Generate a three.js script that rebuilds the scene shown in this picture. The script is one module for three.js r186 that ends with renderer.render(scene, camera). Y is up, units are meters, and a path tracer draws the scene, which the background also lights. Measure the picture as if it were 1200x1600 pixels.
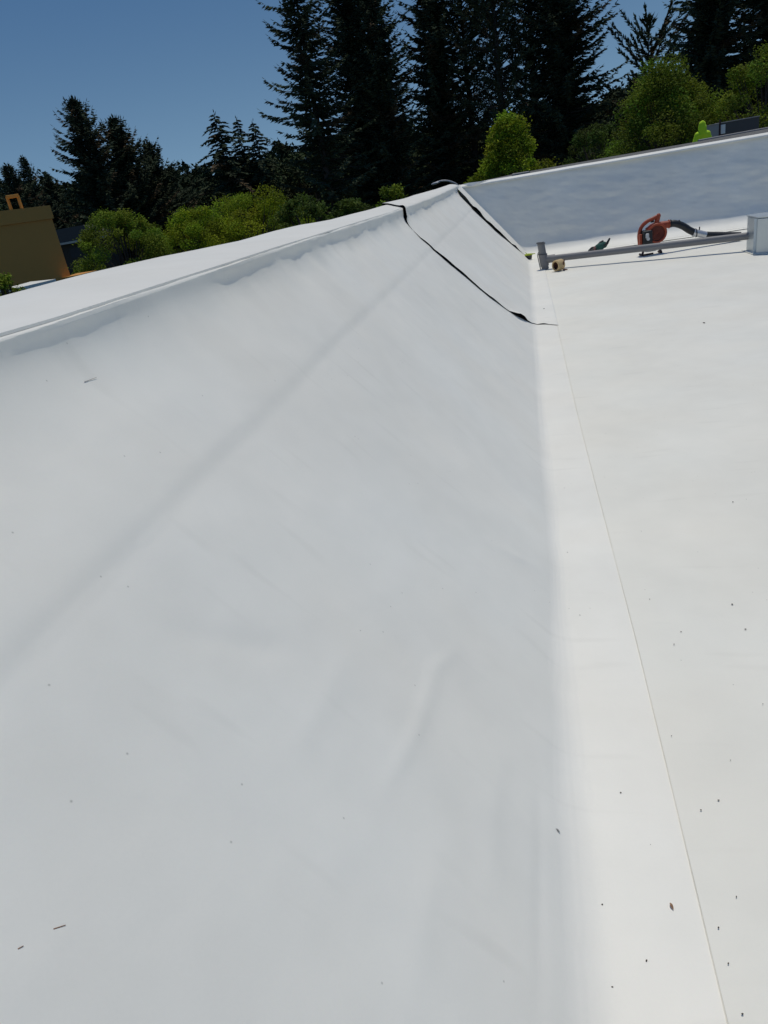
import * as THREE from 'three';
import { mergeGeometries, mergeVertices, toCreasedNormals } from 'three/addons/utils/BufferGeometryUtils.js';
import { RoundedBoxGeometry } from 'three/addons/geometries/RoundedBoxGeometry.js';
import { MarchingCubes } from 'three/addons/objects/MarchingCubes.js';
import { ImprovedNoise } from 'three/addons/math/ImprovedNoise.js';

// ---------------------------------------------------------------- camera, sky, sun, exposure
const scene = new THREE.Scene();
const camera = new THREE.PerspectiveCamera(69.98, 3 / 4, 0.05, 2000);
camera.position.set(0, 1.35, 0);
camera.up.set(0.0726, 0.9011, -0.4275);
camera.lookAt(-0.2180, 1.35 - 0.4039, -0.8884);

const SUN = new THREE.Vector3(0.055, 0.951, -0.304).normalize();
const SKY_W = 1024, SKY_H = 512;
{
  const d = new Float32Array(SKY_W * SKY_H * 4), dir = new THREE.Vector3();
  for (let j = 0; j < SKY_H; j++) for (let i = 0; i < SKY_W; i++) {
    const lat = ((j + 0.5) / SKY_H - 0.5) * Math.PI, lon = ((i + 0.5) / SKY_W - 0.5) * 2 * Math.PI;
    dir.set(Math.cos(lat) * Math.cos(lon), Math.sin(lat), Math.cos(lat) * Math.sin(lon));
    const m = Math.exp(-Math.max(dir.y, 0) * 5.5);                       // thicker air towards the horizon
    const c = dir.dot(SUN), aur = 0.9 * Math.pow(Math.max(c, 0), 60) + 0.08 * Math.pow(Math.max(c, 0), 6);
    const o = 4 * (j * SKY_W + i);
    d[o] = 0.018 + 0.185 * m + aur * 0.55; d[o + 1] = 0.080 + 0.265 * m + aur * 0.55; d[o + 2] = 0.228 + 0.25 * m + aur * 0.55; d[o + 3] = 1;
  }
  const t = new THREE.DataTexture(d, SKY_W, SKY_H, THREE.RGBAFormat, THREE.FloatType);
  t.mapping = THREE.EquirectangularReflectionMapping; t.magFilter = THREE.LinearFilter; t.minFilter = THREE.LinearFilter; t.needsUpdate = true;
  scene.background = t; scene.environment = t;
}
const sun = new THREE.DirectionalLight(new THREE.Color(1.0, 0.94, 0.83), 2.04);
sun.position.copy(SUN).multiplyScalar(60).add(new THREE.Vector3(0, 0, -12)); sun.target.position.set(0, 0, -12);
sun.castShadow = true; sun.shadow.mapSize.set(4096, 4096); sun.shadow.radius = 1;
Object.assign(sun.shadow.camera, { left: -60, right: 60, top: 60, bottom: -60, near: 1, far: 200 });
scene.add(sun, sun.target);
const renderer = new THREE.WebGLRenderer({ antialias: true });
renderer.toneMapping = THREE.LinearToneMapping;
renderer.toneMappingExposure = 1.03;
renderer.shadowMap.enabled = true;

// ---------------------------------------------------------------- helpers
function mulberry(a) { return () => { a |= 0; a = a + 0x6D2B79F5 | 0; let t = Math.imul(a ^ a >>> 15, 1 | a); t = t + Math.imul(t ^ t >>> 7, 61 | t) ^ t; return ((t ^ t >>> 14) >>> 0) / 4294967296; }; }
const perlin = new ImprovedNoise();
const N3 = (x, y, z = 0) => perlin.noise(0.79 * x - 0.61 * y + 31.7, 0.61 * x + 0.79 * y + 11.3, 0.7 * z + 0.31 * x + 5.1);
const fbm = (x, y, z = 0) => N3(x, y, z) + 0.5 * N3(2.1 * x, 2.1 * y, z + 7) + 0.25 * N3(4.3 * x, 4.3 * y, z + 13);
const clamp01 = x => Math.min(1, Math.max(0, x));
const smooth = (a, b, x) => { const t = clamp01((x - a) / (b - a)); return t * t * (3 - 2 * t); };
const lerp = (a, b, t) => a + (b - a) * t;
function table(pts, x) {                                                  // piecewise, eased; pts sorted by rising x
  if (x <= pts[0][0]) return pts[0][1];
  for (let i = 1; i < pts.length; i++) if (x <= pts[i][0]) { const [x0, y0] = pts[i - 1], [x1, y1] = pts[i]; return lerp(y0, y1, (x - x0) / (x1 - x0)); }
  return pts[pts.length - 1][1];
}
const taken = {};
function numbered(n) { taken[n] = (taken[n] ?? -1) + 1; return taken[n] ? `${n}_${String(taken[n]).padStart(3, '0')}` : n; }
function shade(o) { o.castShadow = true; o.receiveShadow = true; return o; }
function obj(name, geo, material, parent = scene) {
  const g = Array.isArray(geo) ? mergeGeometries(geo.map(x => x.index ? x.toNonIndexed() : x)) : geo;
  const m = shade(new THREE.Mesh(g, material)); m.name = parent === scene ? numbered(name) : name; parent.add(m); return m;
}
function thing(name, label, category, [x, y, z] = [0, 0, 0], turn = 0, group) {
  const o = new THREE.Group(); o.name = numbered(name); o.position.set(x, y, z); o.rotation.y = turn; o.userData = { label, category };
  if (group) o.userData.group = group; scene.add(o); return o;
}
function tag(o, label, category, group) { Object.assign(o.userData, { label, category }); if (group) o.userData.group = group; return o; }
function struct(name, geo, m) { const o = obj(name, geo, m); o.userData.kind = 'structure'; return o; }
const std = (r, g, b, rough = 0.8, extra = {}) => new THREE.MeshStandardMaterial({ color: new THREE.Color().setRGB(r, g, b), roughness: rough, side: THREE.DoubleSide, ...extra });
const T = (g, x = 0, y = 0, z = 0, rx = 0, ry = 0, rz = 0) => { const m = new THREE.Matrix4().makeRotationFromEuler(new THREE.Euler(rx, ry, rz)); m.setPosition(x, y, z); return g.applyMatrix4(m); };
const box = (x, y, z, w, h, d) => T(new THREE.BoxGeometry(w, h, d), x, y, z);
const rbox = (x, y, z, w, h, d, r = 0.01) => T(new RoundedBoxGeometry(w, h, d, 2, r), x, y, z);
const tube = (pts, r, seg = 24, rad = 10) => new THREE.TubeGeometry(new THREE.CatmullRomCurve3(pts.map(p => new THREE.Vector3(...p))), seg, r, rad);
function limb(a, b, ra, rb, rad = 8) {                                   // a closed tapered cylinder from a to b
  const A = new THREE.Vector3(...a), B = new THREE.Vector3(...b), d = B.clone().sub(A), L = d.length();
  const g = new THREE.CylinderGeometry(rb, ra, L, rad, 1); g.translate(0, L / 2, 0);
  g.applyQuaternion(new THREE.Quaternion().setFromUnitVectors(new THREE.Vector3(0, 1, 0), d.normalize())); return g.translate(A.x, A.y, A.z);
}
function grid(nu, nv, fn, uvf) {                                          // fn(i, j) -> [x, y, z]
  const p = new Float32Array((nu + 1) * (nv + 1) * 3), uv = new Float32Array((nu + 1) * (nv + 1) * 2), ix = [];
  let k = 0;
  for (let j = 0; j <= nv; j++) for (let i = 0; i <= nu; i++, k++) {
    const q = fn(i, j); p.set(q.slice(0, 3), k * 3); const w = uvf ? uvf(q) : [q[0], q[2]]; uv.set(w, k * 2);
    if (i < nu && j < nv) { const a = k, b = k + 1, c = k + nu + 1, d = c + 1; ix.push(a, c, b, b, c, d); }
  }
  const g = new THREE.BufferGeometry();
  g.setAttribute('position', new THREE.BufferAttribute(p, 3)); g.setAttribute('uv', new THREE.BufferAttribute(uv, 2)); g.setIndex(ix); g.computeVertexNormals(); return g;
}
function noiseTex(size, fn, srgb = true) {                                // tileable-enough procedural texture
  const d = new Uint8Array(size * size * 4);
  for (let j = 0; j < size; j++) for (let i = 0; i < size; i++) { const c = fn(i / size, j / size), o = 4 * (j * size + i); d[o] = c[0]; d[o + 1] = c[1]; d[o + 2] = c[2]; d[o + 3] = 255; }
  const t = new THREE.DataTexture(d, size, size); t.wrapS = t.wrapT = THREE.MirroredRepeatWrapping; t.magFilter = THREE.LinearFilter; t.minFilter = THREE.LinearMipmapLinearFilter; t.generateMipmaps = true;
  if (srgb) t.colorSpace = THREE.SRGBColorSpace; t.needsUpdate = true; return t;
}

// ---------------------------------------------------------------- materials
const rT = mulberry(77);
const dustTex = noiseTex(1024, (u, v) => {                                // 2.6 m of membrane: faint scuffs, dust, specks
  let k = 236 + 4.5 * fbm(u * 5, v * 5, 1) + 2.0 * fbm(u * 22, v * 22, 2) + 1.2 * (rT() - 0.5);
  const scuff = Math.max(0, N3(u * 9 + 2, v * 60, 9) - 0.42) * 14; k -= scuff;
  const w = 1.2 * fbm(u * 4 + 9, v * 4, 4);
  if (rT() > 0.99992) k -= 60;
  return [k + 3 + w, k + 1, k - 9 - w];
});
dustTex.repeat.set(1 / 2.6, 1 / 2.6);
const fineBump = noiseTex(512, (u, v) => { const k = 128 + 34 * fbm(u * 24, v * 24, 3) + 24 * fbm(u * 90, v * 90, 8); return [k, k, k]; }, false);
fineBump.repeat.set(1 / 0.9, 1 / 0.9);
const M = {
  tpo: new THREE.MeshStandardMaterial({ map: dustTex, bumpMap: fineBump, bumpScale: 0.0006, roughness: 0.56, side: THREE.DoubleSide }),
  tpoDeck: new THREE.MeshStandardMaterial({ map: dustTex, color: new THREE.Color().setRGB(0.96, 0.96, 0.945), bumpMap: fineBump, bumpScale: 0.0006, roughness: 0.66, side: THREE.DoubleSide }),
  under: std(0.012, 0.013, 0.015, 0.9),  // near-black that stands in for deep shade inside the open gaps
  pipe: std(0.19, 0.19, 0.195, 0.55), pipeRing: std(0.09, 0.09, 0.095, 0.6),
  galv: std(0.52, 0.57, 0.59, 0.4, { metalness: 0.75 }),
  orange: std(0.36, 0.058, 0.018, 0.5), black: std(0.016, 0.017, 0.019, 0.5), rubber: std(0.03, 0.012, 0.014, 0.7), silver: std(0.6, 0.6, 0.6, 0.4, { metalness: 0.6 }), tank: std(0.6, 0.6, 0.57, 0.5),
  tan: std(0.55, 0.40, 0.20, 0.8), brown: std(0.10, 0.035, 0.02, 0.8), green: std(0.02, 0.085, 0.07, 0.85), lime: std(0.42, 0.5, 0.03, 0.6),
  ochre: std(0.56, 0.275, 0.065, 0.9), greyRoof: std(0.2, 0.2, 0.19, 0.95), wallGrey: std(0.30, 0.29, 0.28, 0.85), dkGrey: std(0.085, 0.08, 0.075, 0.8), paper: std(0.75, 0.75, 0.72, 0.8),
  hivis: std(0.58, 0.84, 0.02, 0.85), trouser: std(0.04, 0.045, 0.06, 0.9), skin: std(0.42, 0.24, 0.17, 0.6), boot: std(0.05, 0.035, 0.025, 0.8),
  bark: std(0.075, 0.055, 0.042, 0.95), ground: std(0.08, 0.085, 0.05, 1), stucco: std(0.45, 0.43, 0.38, 0.9), shingle: std(0.07, 0.067, 0.065, 0.95), metalLamp: std(0.45, 0.46, 0.47, 0.4), window: std(0.02, 0.022, 0.025, 0.6), debris: std(0.07, 0.055, 0.04, 0.9), leafDry: std(0.28, 0.16, 0.09, 0.9),
};
const gravelTex = noiseTex(512, (u, v) => { const k = 105 + 30 * fbm(u * 40, v * 40, 1) + 60 * (rT() - 0.5); return [k, k * 0.99, k * 0.96]; });
gravelTex.repeat.set(0.6, 0.6);
M.gravel = new THREE.MeshStandardMaterial({ map: gravelTex, bumpMap: gravelTex, bumpScale: 0.01, roughness: 1, side: THREE.DoubleSide });
const leafMat = (t = 0.35) => new THREE.MeshPhysicalMaterial({ vertexColors: true, roughness: 0.9, specularIntensity: 0.25, transmission: t, thickness: 0, side: THREE.DoubleSide });
M.leaf = leafMat(0.26);
M.needle = new THREE.MeshPhysicalMaterial({ vertexColors: true, roughness: 0.95, specularIntensity: 0.12, side: THREE.DoubleSide });

// ---------------------------------------------------------------- ground and terrain
const GY = -7;
struct('ground', grid(60, 60, (i, j) => { const x = (i / 60 - 0.5) * 900, z = 150 - j / 60 * 800; const d = Math.hypot(x, z); return [x, GY + 3 * smooth(120, 400, d) * (1 + N3(x * 0.01, z * 0.01)), z]; }), M.ground);
const hillY = (x, z) => GY + 13.5 * smooth(-112, -190, z) * (1 + 0.22 * N3(x * 0.018, z * 0.018)) + 6 * smooth(-40, -160, x) * smooth(-110, -180, z);
struct('hill', grid(90, 30, (i, j) => { const x = (i / 90 - 0.5) * 560, z = -105 - j / 30 * 160; return [x, hillY(x, z) - 0.15 * (j === 0), z]; }), std(0.03, 0.045, 0.022, 1));

// ---------------------------------------------------------------- the roof we stand on
const seamX = z => table([[-10, 0.188], [-4.2, 0.203], [-1.9, 0.228], [4, 0.233]], z) + 0.002 * N3(0, z * 0.7, 30);                     // the deck sheet laps over the foot of the slope sheet
const lap = (x, z) => 0.0085 * (1 - smooth(0.0, 0.28, x - seamX(z))) * smooth(-7.0, -6.5, z);
const deck = struct('roof_deck', toCreasedNormals(grid(200, 280, (i, j) => {
  const z = 5 - j / 280 * 17.2, e = seamX(z);
  if (i === 0) return [e + 0.003, -0.004, z];
  const x = e + Math.pow((i - 1) / 199, 1.7) * 11.8;
  return [x, lap(x, z) + 0.0016 * fbm(x * 1.3, z * 1.3, 2) + 0.0012 * N3(x * 4, z * 4), z];
}), 0.8), M.tpoDeck);
obj('lap_edge_shade', grid(1, 260, (i, j) => { const z = 4.5 - j / 260 * 11.1, e = seamX(z); return [e - 0.0012 - 0.0004 * i, i ? lap(e, z) - 0.0012 : 0.001, z]; }), std(0.55, 0.55, 0.55, 0.9), deck);   // grey strip added along the lap edge, its shade put into the colour
{
  const b = thing('roof_building', 'low stucco building carrying the white membrane roof', 'building');
  obj('wall', [box(5.3, (GY - 0.06) / 2 - 0.02, -3.7, 13.36, -GY - 0.1, 17.4)], M.stucco, b);
}
// ridge and skyline of the left parapet, height by distance
const ysF = z => table([[-12.2, 1.15], [-8.5, 1.14], [-5.7, 1.155], [-4.7, 1.168], [-3.76, 1.18], [-3.0, 1.19], [-1.4, 1.205], [-1.2, 1.21], [6, 1.225]], z);
const yoF = z => table([[-12.2, 1.185], [-11, 1.165], [-8.5, 1.170], [-7.7, 1.163], [-6.66, 1.168], [-5.65, 1.177], [-4.84, 1.200], [-4.3, 1.209], [-3.7, 1.211], [-2.84, 1.232], [-2.3, 1.238], [-1.8, 1.241], [6, 1.25]], z);
const xoF = z => -table([[-12.2, 1.06], [-11, 1.20], [-8.5, 1.26], [-7.7, 1.30], [-6.66, 1.38], [-5.65, 1.40], [6, 1.42]], z);
// edge of the slope sheet / near edge of the loose corner sheet
const zeF = x => table([[-1.45, -8.0], [-1.27, -7.45], [-1.0, -6.42], [-0.95, -6.22], [-0.83, -6.10], [-0.59, -6.13], [-0.35, -6.20], [-0.146, -6.40], [0, -6.74], [0.1, -6.70], [0.21, -6.58]], x);
const K0 = 1.16;
const distSeg = (s, z, pts) => { let best = 9, at = 0; for (let i = 1; i < pts.length; i++) { const [s0, z0] = pts[i - 1], [s1, z1] = pts[i]; const dx = s1 - s0, dz = z1 - z0; const t = clamp01(((s - s0) * dx + (z - z0) * dz) / (dx * dx + dz * dz)); const d = Math.hypot(s - s0 - t * dx, z - z0 - t * dz); if (d < best) { best = d; at = (i - 1 + t) / (pts.length - 1); } } return [best, at]; };
const FOLDS = [
  [[[0.37, -1.50], [0.405, -1.42], [0.428, -1.37], [0.439, -1.252], [0.448, -1.143], [0.475, -1.02], [0.50, -0.92]], 0.0042, 0.020],
  [[[0.32, -2.15], [0.19, -2.20], [0.06, -2.27]], 0.0030, 0.022],
  [[[0.67, -0.86], [0.665, -1.03], [0.63, -1.245]], 0.0028, 0.03],
  [[[0.10, -1.25], [0.105, -1.0], [0.115, -0.7]], -0.0032, 0.018],
  [[[0.36, -0.95], [0.37, -0.75], [0.38, -0.6]], 0.0026, 0.03],
  [[[0.98, -0.93], [0.82, -1.05], [0.74, -1.12]], -0.003, 0.03],
  [[[0.24, -0.8], [0.235, -1.1], [0.22, -1.3]], 0.0022, 0.03],
];
function wrinkle(s, z, band) {                                            // normal offset of the slope sheet
  let d = 0.0046 * N3(s * 1.5, z * 0.8, 1) + 0.0025 * fbm(s * 3.7, z * 2.6, 2) + 0.0011 * N3(s * 8, z * 5, 12) + 0.0006 * fbm(s * 11, z * 9, 3);
  d += 0.0048 * smooth(1.09, 1.14, s + 0.012 * N3(0, z * 1.4, 5));       // board edge telegraphing through the sheet
  d -= 0.0016 * Math.exp(-(((s - 1.11) / 0.03) ** 2));
  for (const [pts, a, w] of FOLDS) { const [q, at] = distSeg(s, z, pts); if (q < 4 * w) d += a * Math.exp(-((q / w) ** 2)) * Math.sin(Math.PI * clamp01(0.06 + at * 0.9)); }
  d += band * (1 - 0.65 * smooth(-4, -2, z)) * (0.010 * N3(s * 2.2, z * 3.2, 6) + 0.006 * N3(s * 5, z * 8.5, 8) + 0.003 * N3(s * 9, z * 19, 9));
  return d;
}
function bez(a, b, c, t) { const u = 1 - t; return [u * u * a[0] + 2 * u * t * b[0] + t * t * c[0], u * u * a[1] + 2 * u * t * b[1] + t * t * c[1]]; }
function toward(a, b, r) { const L = Math.hypot(b[0] - a[0], b[1] - a[1]); return [a[0] + (b[0] - a[0]) * r / L, a[1] + (b[1] - a[1]) * r / L]; }
// cross section of the slope at distance z: a list of [x, y, s, band]; tail = points past the ridge
function section(z, tail, lift = 0) {
  const ys = ysF(z), wob = 0.010 * N3(0, z * 0.9, 21) + 0.004 * N3(0, z * 3.7, 22);
  const A = [seamX(z) + 0.006, 0.0040], B = [0.004 + wob, 0.0045], drop = 0.087 + (0.020 * N3(2, z * 2.3, 23) + 0.012 * N3(2, z * 7, 24)) * (1 - 0.6 * smooth(-4, -2, z));
  const K = [-0.9675 - 0.006 * N3(4, z * 2, 25), ys - drop], Tt = [-0.9535 + 0.004 * N3(7, z * 1.7, 26), ys - 0.004], U = tail[0];
  const rB = 0.040 + 0.020 * smooth(-2.4, -0.9, z), out = [];
  const seg = (p, q, n, last = false) => { for (let i = 0; i < n + (last ? 1 : 0); i++) out.push([lerp(p[0], q[0], i / n), lerp(p[1], q[1], i / n)]); };
  const fil = (p, c, q, n) => { for (let i = 0; i < n; i++) out.push(bez(p, c, q, i / n)); };
  const b0 = toward(B, A, rB), b1 = toward(B, K, rB), nr = smooth(-4.5, -1.5, z), k0 = toward(K, B, 0.08 + 0.075 * nr), k1 = toward(K, Tt, 0.045 + 0.022 * nr), t0 = toward(Tt, K, 0.006), t1 = toward(Tt, U, 0.007);
  out.push([A[0] + 0.001, -0.003]); seg(A, b0, 11); fil(b0, B, b1, 12); seg(b1, k0, 120); fil(k0, K, k1, 8); seg(k1, t0, 6); fil(t0, Tt, t1, 8);
  const pts = [t1, ...tail]; for (let i = 1; i < pts.length; i++) seg(pts[i - 1], pts[i], 4, i === pts.length - 1);
  // normals and wrinkles
  let acc = 0; const res = [];
  for (let i = 0; i < out.length; i++) {
    const p = out[i], a = out[Math.max(0, i - 1)], b = out[Math.min(out.length - 1, i + 1)];
    let tx = b[0] - a[0], ty = b[1] - a[1]; const L = Math.hypot(tx, ty) || 1; tx /= L; ty /= L;
    if (i) acc += Math.hypot(p[0] - out[i - 1][0], p[1] - out[i - 1][1]);
    const s = acc - A[0] + 0.003, onSlope = smooth(-0.02, 0.05, s) * (i < 150 ? 1 : Math.max(0, 1 - (i - 150) / 20)), band = smooth(1.28, 1.46, s) * (i > 168 ? 0.25 : 1) * smooth(-13, -11, z + 0.0001 === z ? 0 : z);
    const d = onSlope * wrinkle(s, z, band * (i > 168 ? 0 : 1)) + (1 - onSlope) * 0.0012 * (1 + N3(p[0] * 6, z * 3, 40)) + lift;
    res.push([p[0] + ty * d, p[1] - tx * d, ty, -tx, s]);
  }
  return res;
}
// note: the section runs from the deck up to the ridge, so its outward normal is (ty, -tx)
const zRows = []; for (let z = 4.5; z > 0.2; z -= 0.12) zRows.push(z); for (let z = 0.2; z > -3; z -= 0.02) zRows.push(z); for (let z = -3; z > -5.3; z -= 0.035) zRows.push(z);
{
  const par = thing('sloped_parapet', 'long white membrane slope rising left of the flat deck to a rounded ridge', 'parapet');
  const nFlat = zRows.length, nEnd = 24, cache = [];
  const row = j => { if (!cache[j]) { const z = j < nFlat ? zRows[j] : -5.3 - (j - nFlat + 1) / nEnd * 0.6; cache[j] = [z, section(z, [[-1.03, ysF(z) + 0.002], [-1.10, ysF(z) + 0.004]])]; } return cache[j]; };
  const nu = row(0)[1].length - 1;
  const slopeGeo = grid(nu, nFlat + nEnd - 1, (i, j) => {
    const [z, sec] = row(j), q = sec[i]; let zz = z;
    if (j >= nFlat) { const t = (j - nFlat + 1) / nEnd; zz = lerp(-5.3, zeF(q[0]) - 0.02, t); }
    return [q[0], q[1], zz, q[4]];
  }, q => [q[3], q[2]]);
  obj('slope_sheet', toCreasedNormals(slopeGeo, 0.9), M.tpo, par);
  // cover sheet over the parapet top, its inner edge a lip above the slope sheet
  const capGeo = grid(26, zRows.length + 30, (i, j) => {
    const z = j < zRows.length ? zRows[j] : -5.3 - (j - zRows.length) / 30 * 3.0, ys = ysF(z), yo = yoF(z), xo = xoF(z);
    const e = -0.9580 + 0.004 * N3(7, z * 1.7, 26);
    let x, y;
    if (i === 0) { x = e + 0.0005; y = ys - 0.0015; } else if (i === 1) { x = e; y = ys + 0.0045; }
    else if (i <= 20) { const t = (i - 1) / 19; x = lerp(e, xo, t); y = lerp(ys + 0.0045, yo, Math.sin(t * Math.PI / 2)) + 0.004 * t * N3(x * 3, z * 1.4, 51); }
    else { const t = (i - 20) / 6; x = xo - 0.03 * Math.sin(t * Math.PI / 2); y = yo - 0.35 * t * t - 0.01 * t; }
    return [x, y, z];
  });
  obj('cap_sheet', toCreasedNormals(capGeo, 0.9), M.tpo, par);
  obj('parapet_core', grid(3, 60, (i, j) => { const z = 4.5 - j / 60 * 16.5; const P = [[-0.02, -0.06], [-0.93, ysF(z) - 0.16], [xoF(z) + 0.02, yoF(z) - 0.05], [xoF(z) + 0.02, -0.6]]; return [P[i][0], P[i][1], z]; }), M.stucco, par);
}
{ // the loose corner sheet, from the open seam to the far wall, over the ridge
  const cs = thing('corner_membrane_sheet', 'loose white membrane sheet in the roof corner with curled open edge, its gap shade painted black', 'roof membrane');
  const capY = (z, t) => lerp(ysF(z) + 0.0045, yoF(z), Math.sin(t * Math.PI / 2)) + 0.004;
  const tailF = z => [...[0.06, 0.2, 0.4, 0.6, 0.8, 1].map(t => [lerp(-0.958, xoF(z), t), capY(z, t)]), [xoF(z) - 0.02, yoF(z) - 0.08], [xoF(z) - 0.03, yoF(z) - 0.3]];
  const liftF = (s, x) => table([[-0.30, 0.002], [-0.12, 0.002], [-0.07, 0.009], [-0.02, 0.003], [0.05, 0.003], [0.10, 0.010], [0.15, 0.030], [0.20, 0.036], [0.25, 0.022], [0.30, 0.006], [0.36, 0.005], [0.48, 0.015], [0.62, 0.015], [0.8, 0.021], [1.0, 0.020], [1.2, 0.016], [1.32, 0.008], [1.38, 0.014], [1.46, 0.034], [1.52, 0.026], [1.56, 0.004], [1.65, 0.0005], [2.4, 0.0005]], s);
  const NZ = 110, cache = [];
  const dzOf = j => { const t = j / NZ; return t * t * 0.55 + t * 0.45; };
  const build = (extra, j1, lk = 1) => grid(cacheRow(0).length - 1, j1, (i, j) => {
    const t = dzOf(j), q0 = cacheRow(j)[i]; const zs = zeF(q0[0]), z = lerp(zs, -12.02, t), q = q0;
    const dz = zs - z, h = lk * liftF(q[4], q[0]) * Math.exp(-((dz / 0.16) ** 2)) + extra;
    return [q[0] + q[2] * h, q[1] + q[3] * h, z, q[4]];
  }, q => [q[3], q[2]]);
  function cacheRow(j) { if (!cache[j]) { const z = lerp(-6.15, -12.02, dzOf(j)); cache[j] = section(z, tailF(z), 0.004); } return cache[j]; }
  obj('sheet', build(0, NZ), M.tpo, cs);
  obj('shade_underside', build(-0.0022, 22), M.under, cs);  // back of the sheet, made black to deepen shade in the gap
  obj('gap_shade', build(-0.0042, 9, 0), M.under, cs);  // black layer added below the flap, painting the shade of the open gap
}
{ // far parapet: upright wall under loose membrane, with coping and a flange lapped on the corner sheet
  const fp = thing('end_parapet', 'upright far parapet wall under wrinkled grey-shaded white membrane', 'parapet');
  const ZW = -11.95, TOP = 1.118, ZT = ZW - 0.30;
  const prof = b => { // b 0..1: deck flange, cove, wall
    if (b < 0.12) return [0.008, -11.45 - b / 0.12 * 0.27];
    if (b < 0.4) { const a = (b - 0.12) / 0.28 * 1.25; return [0.008 + 0.3365 * (1 - Math.cos(a)), -11.634 - 0.333 * Math.sin(a)]; }
    const t = (b - 0.4) / 0.6; return [0.238 + t * (TOP - 0.238), ZW - 0.30 * t];
  };
  const wd = (x, y) => 0.016 * N3(x * 0.8, y * 2.2, 60) + 0.010 * fbm(x * 1.8, y * 5, 61) + 0.004 * fbm(x * 5, y * 9, 62) + 0.012 * smooth(0.82, 1.0, y) * N3(x * 2.4, y * 4, 63);
  const xl = y => -y / K0;
  obj('wall_sheet', grid(280, 90, (i, j) => {
    const [y, z] = prof(j / 90), x = lerp(xl(y) - 0.02, 10.5, Math.pow(i / 280, 1.5));
    const near = smooth(0, 0.25, x - xl(y)), up = smooth(0.02, 0.3, y);
    const gath = 0.022 * Math.exp(-(((x - xl(y)) / 0.09) ** 2)) * smooth(0.05, 0.25, y); // gathers at the inner corner
    return [x, y + (1 - up) * 0.003 * N3(x * 3, z * 6), z + gath + near * up * (wd(x, y) - 0.004 + 0.03 * (1 - smooth(0.2, 0.5, y)) * N3(x * 1.2, 3, 64))];
  }, q => [q[0], q[1] * 1.1 + q[2]]), M.tpo, fp);
  // coping: a sloped lit nosing and a flat top
  const nose = (i) => [[TOP - 0.012, ZT + 0.036], [TOP + 0.004, ZT + 0.037], [TOP + 0.018, ZT + 0.018], [TOP + 0.034, ZT - 0.02], [TOP + 0.037, ZT - 0.06], [TOP + 0.03, ZT - 0.25]][i];
  obj('coping_edge', grid(5, 200, (i, j) => { const x = lerp(-0.96, 10.5, j / 200), [y, z] = nose(i); return [x, y + 0.004 * N3(x * 0.9, 1, 70) + 0.0015 * N3(x * 5, 1, 71), z + 0.004 * N3(x * 2, 2, 72)]; }), M.tpo, fp);
  obj('wall_core', [box(4.9, 0.5, ZW - 0.47, 11.2, 1.22, 0.22)], M.stucco, fp);
  // flange lapped round the corner on to the slope; its edge stands open in places
  const lipF = s => table([[0, 0.0], [0.12, 0.002], [0.22, 0.006], [0.30, 0.020], [0.36, 0.005], [0.46, 0.008], [0.6, 0.018], [0.78, 0.016], [0.86, 0.002], [0.93, 0.004], [1.0, 0.020], [1.08, 0.018], [1.13, 0.000], [1.2, 0.0], [1.28, 0.010], [1.38, 0.008], [1.5, 0.0]], s);
  const zh = s => table([[0, -11.62], [0.3, -11.42], [0.7, -11.28], [1.0, -11.42], [1.25, -11.62], [1.5, -11.82]], s) + 0.03 * N3(s * 5, 0, 80);
  const flange = (extra, n, w) => grid(80, n, (i, j) => {
    const s = i / 80 * 1.5, t = j / n * w, x = -s / 1.5316, y = -x * K0, z = lerp(zh(s), -11.985 - 0.24 * y, t);
    const dz = zh(s) - z, roll = 0.030 * smooth(0.35, 1, t);                      // lifts off the valley into the cove
    const h = 0.0085 + lipF(s) * Math.exp(-((dz / 0.10) ** 2)) + roll + extra;
    return [x + 0.757 * h, y + 0.653 * h, z, s];
  }, q => [q[3], q[2]]);
  obj('lap_flange', flange(0, 24, 1), M.tpo, fp);
  obj('flange_shade_underside', flange(-0.002, 20, 0.6), M.under, fp);  // back of the flange, blackened so its openings look shaded
  obj('flange_gap_shade', grid(80, 6, (i, j) => { const s = 0.05 + i / 80 * 1.33, x = -s / 1.5316, h = 0.0055; return [x + 0.757 * h, -x * K0 + 0.653 * h, zh(s) - 0.012 - j * 0.05]; }), M.under, fp);  // black strip added behind the flange edge as painted gap shade
  const fold = new THREE.BufferGeometry();
  const V = [[-0.80, 1.165, -11.93], [-0.62, 1.157, -11.935], [-0.755, 1.108, -11.905], [-0.90, 1.158, -11.96], [-0.84, 1.13, -11.92], [-0.70, 1.12, -11.925], [-0.5, 1.15, -11.945]].map(([x, y, z]) => [x, y, z - 0.27]);
  fold.setAttribute('position', new THREE.Float32BufferAttribute([[0, 2, 1], [0, 4, 2], [3, 4, 0], [1, 2, 5], [1, 5, 6]].flat().flatMap(k => V[k]), 3)); fold.setAttribute('uv', new THREE.Float32BufferAttribute(new Float32Array(30), 2)); fold.computeVertexNormals();
  obj('corner_fold', fold, M.tpo, fp);
}
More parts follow.
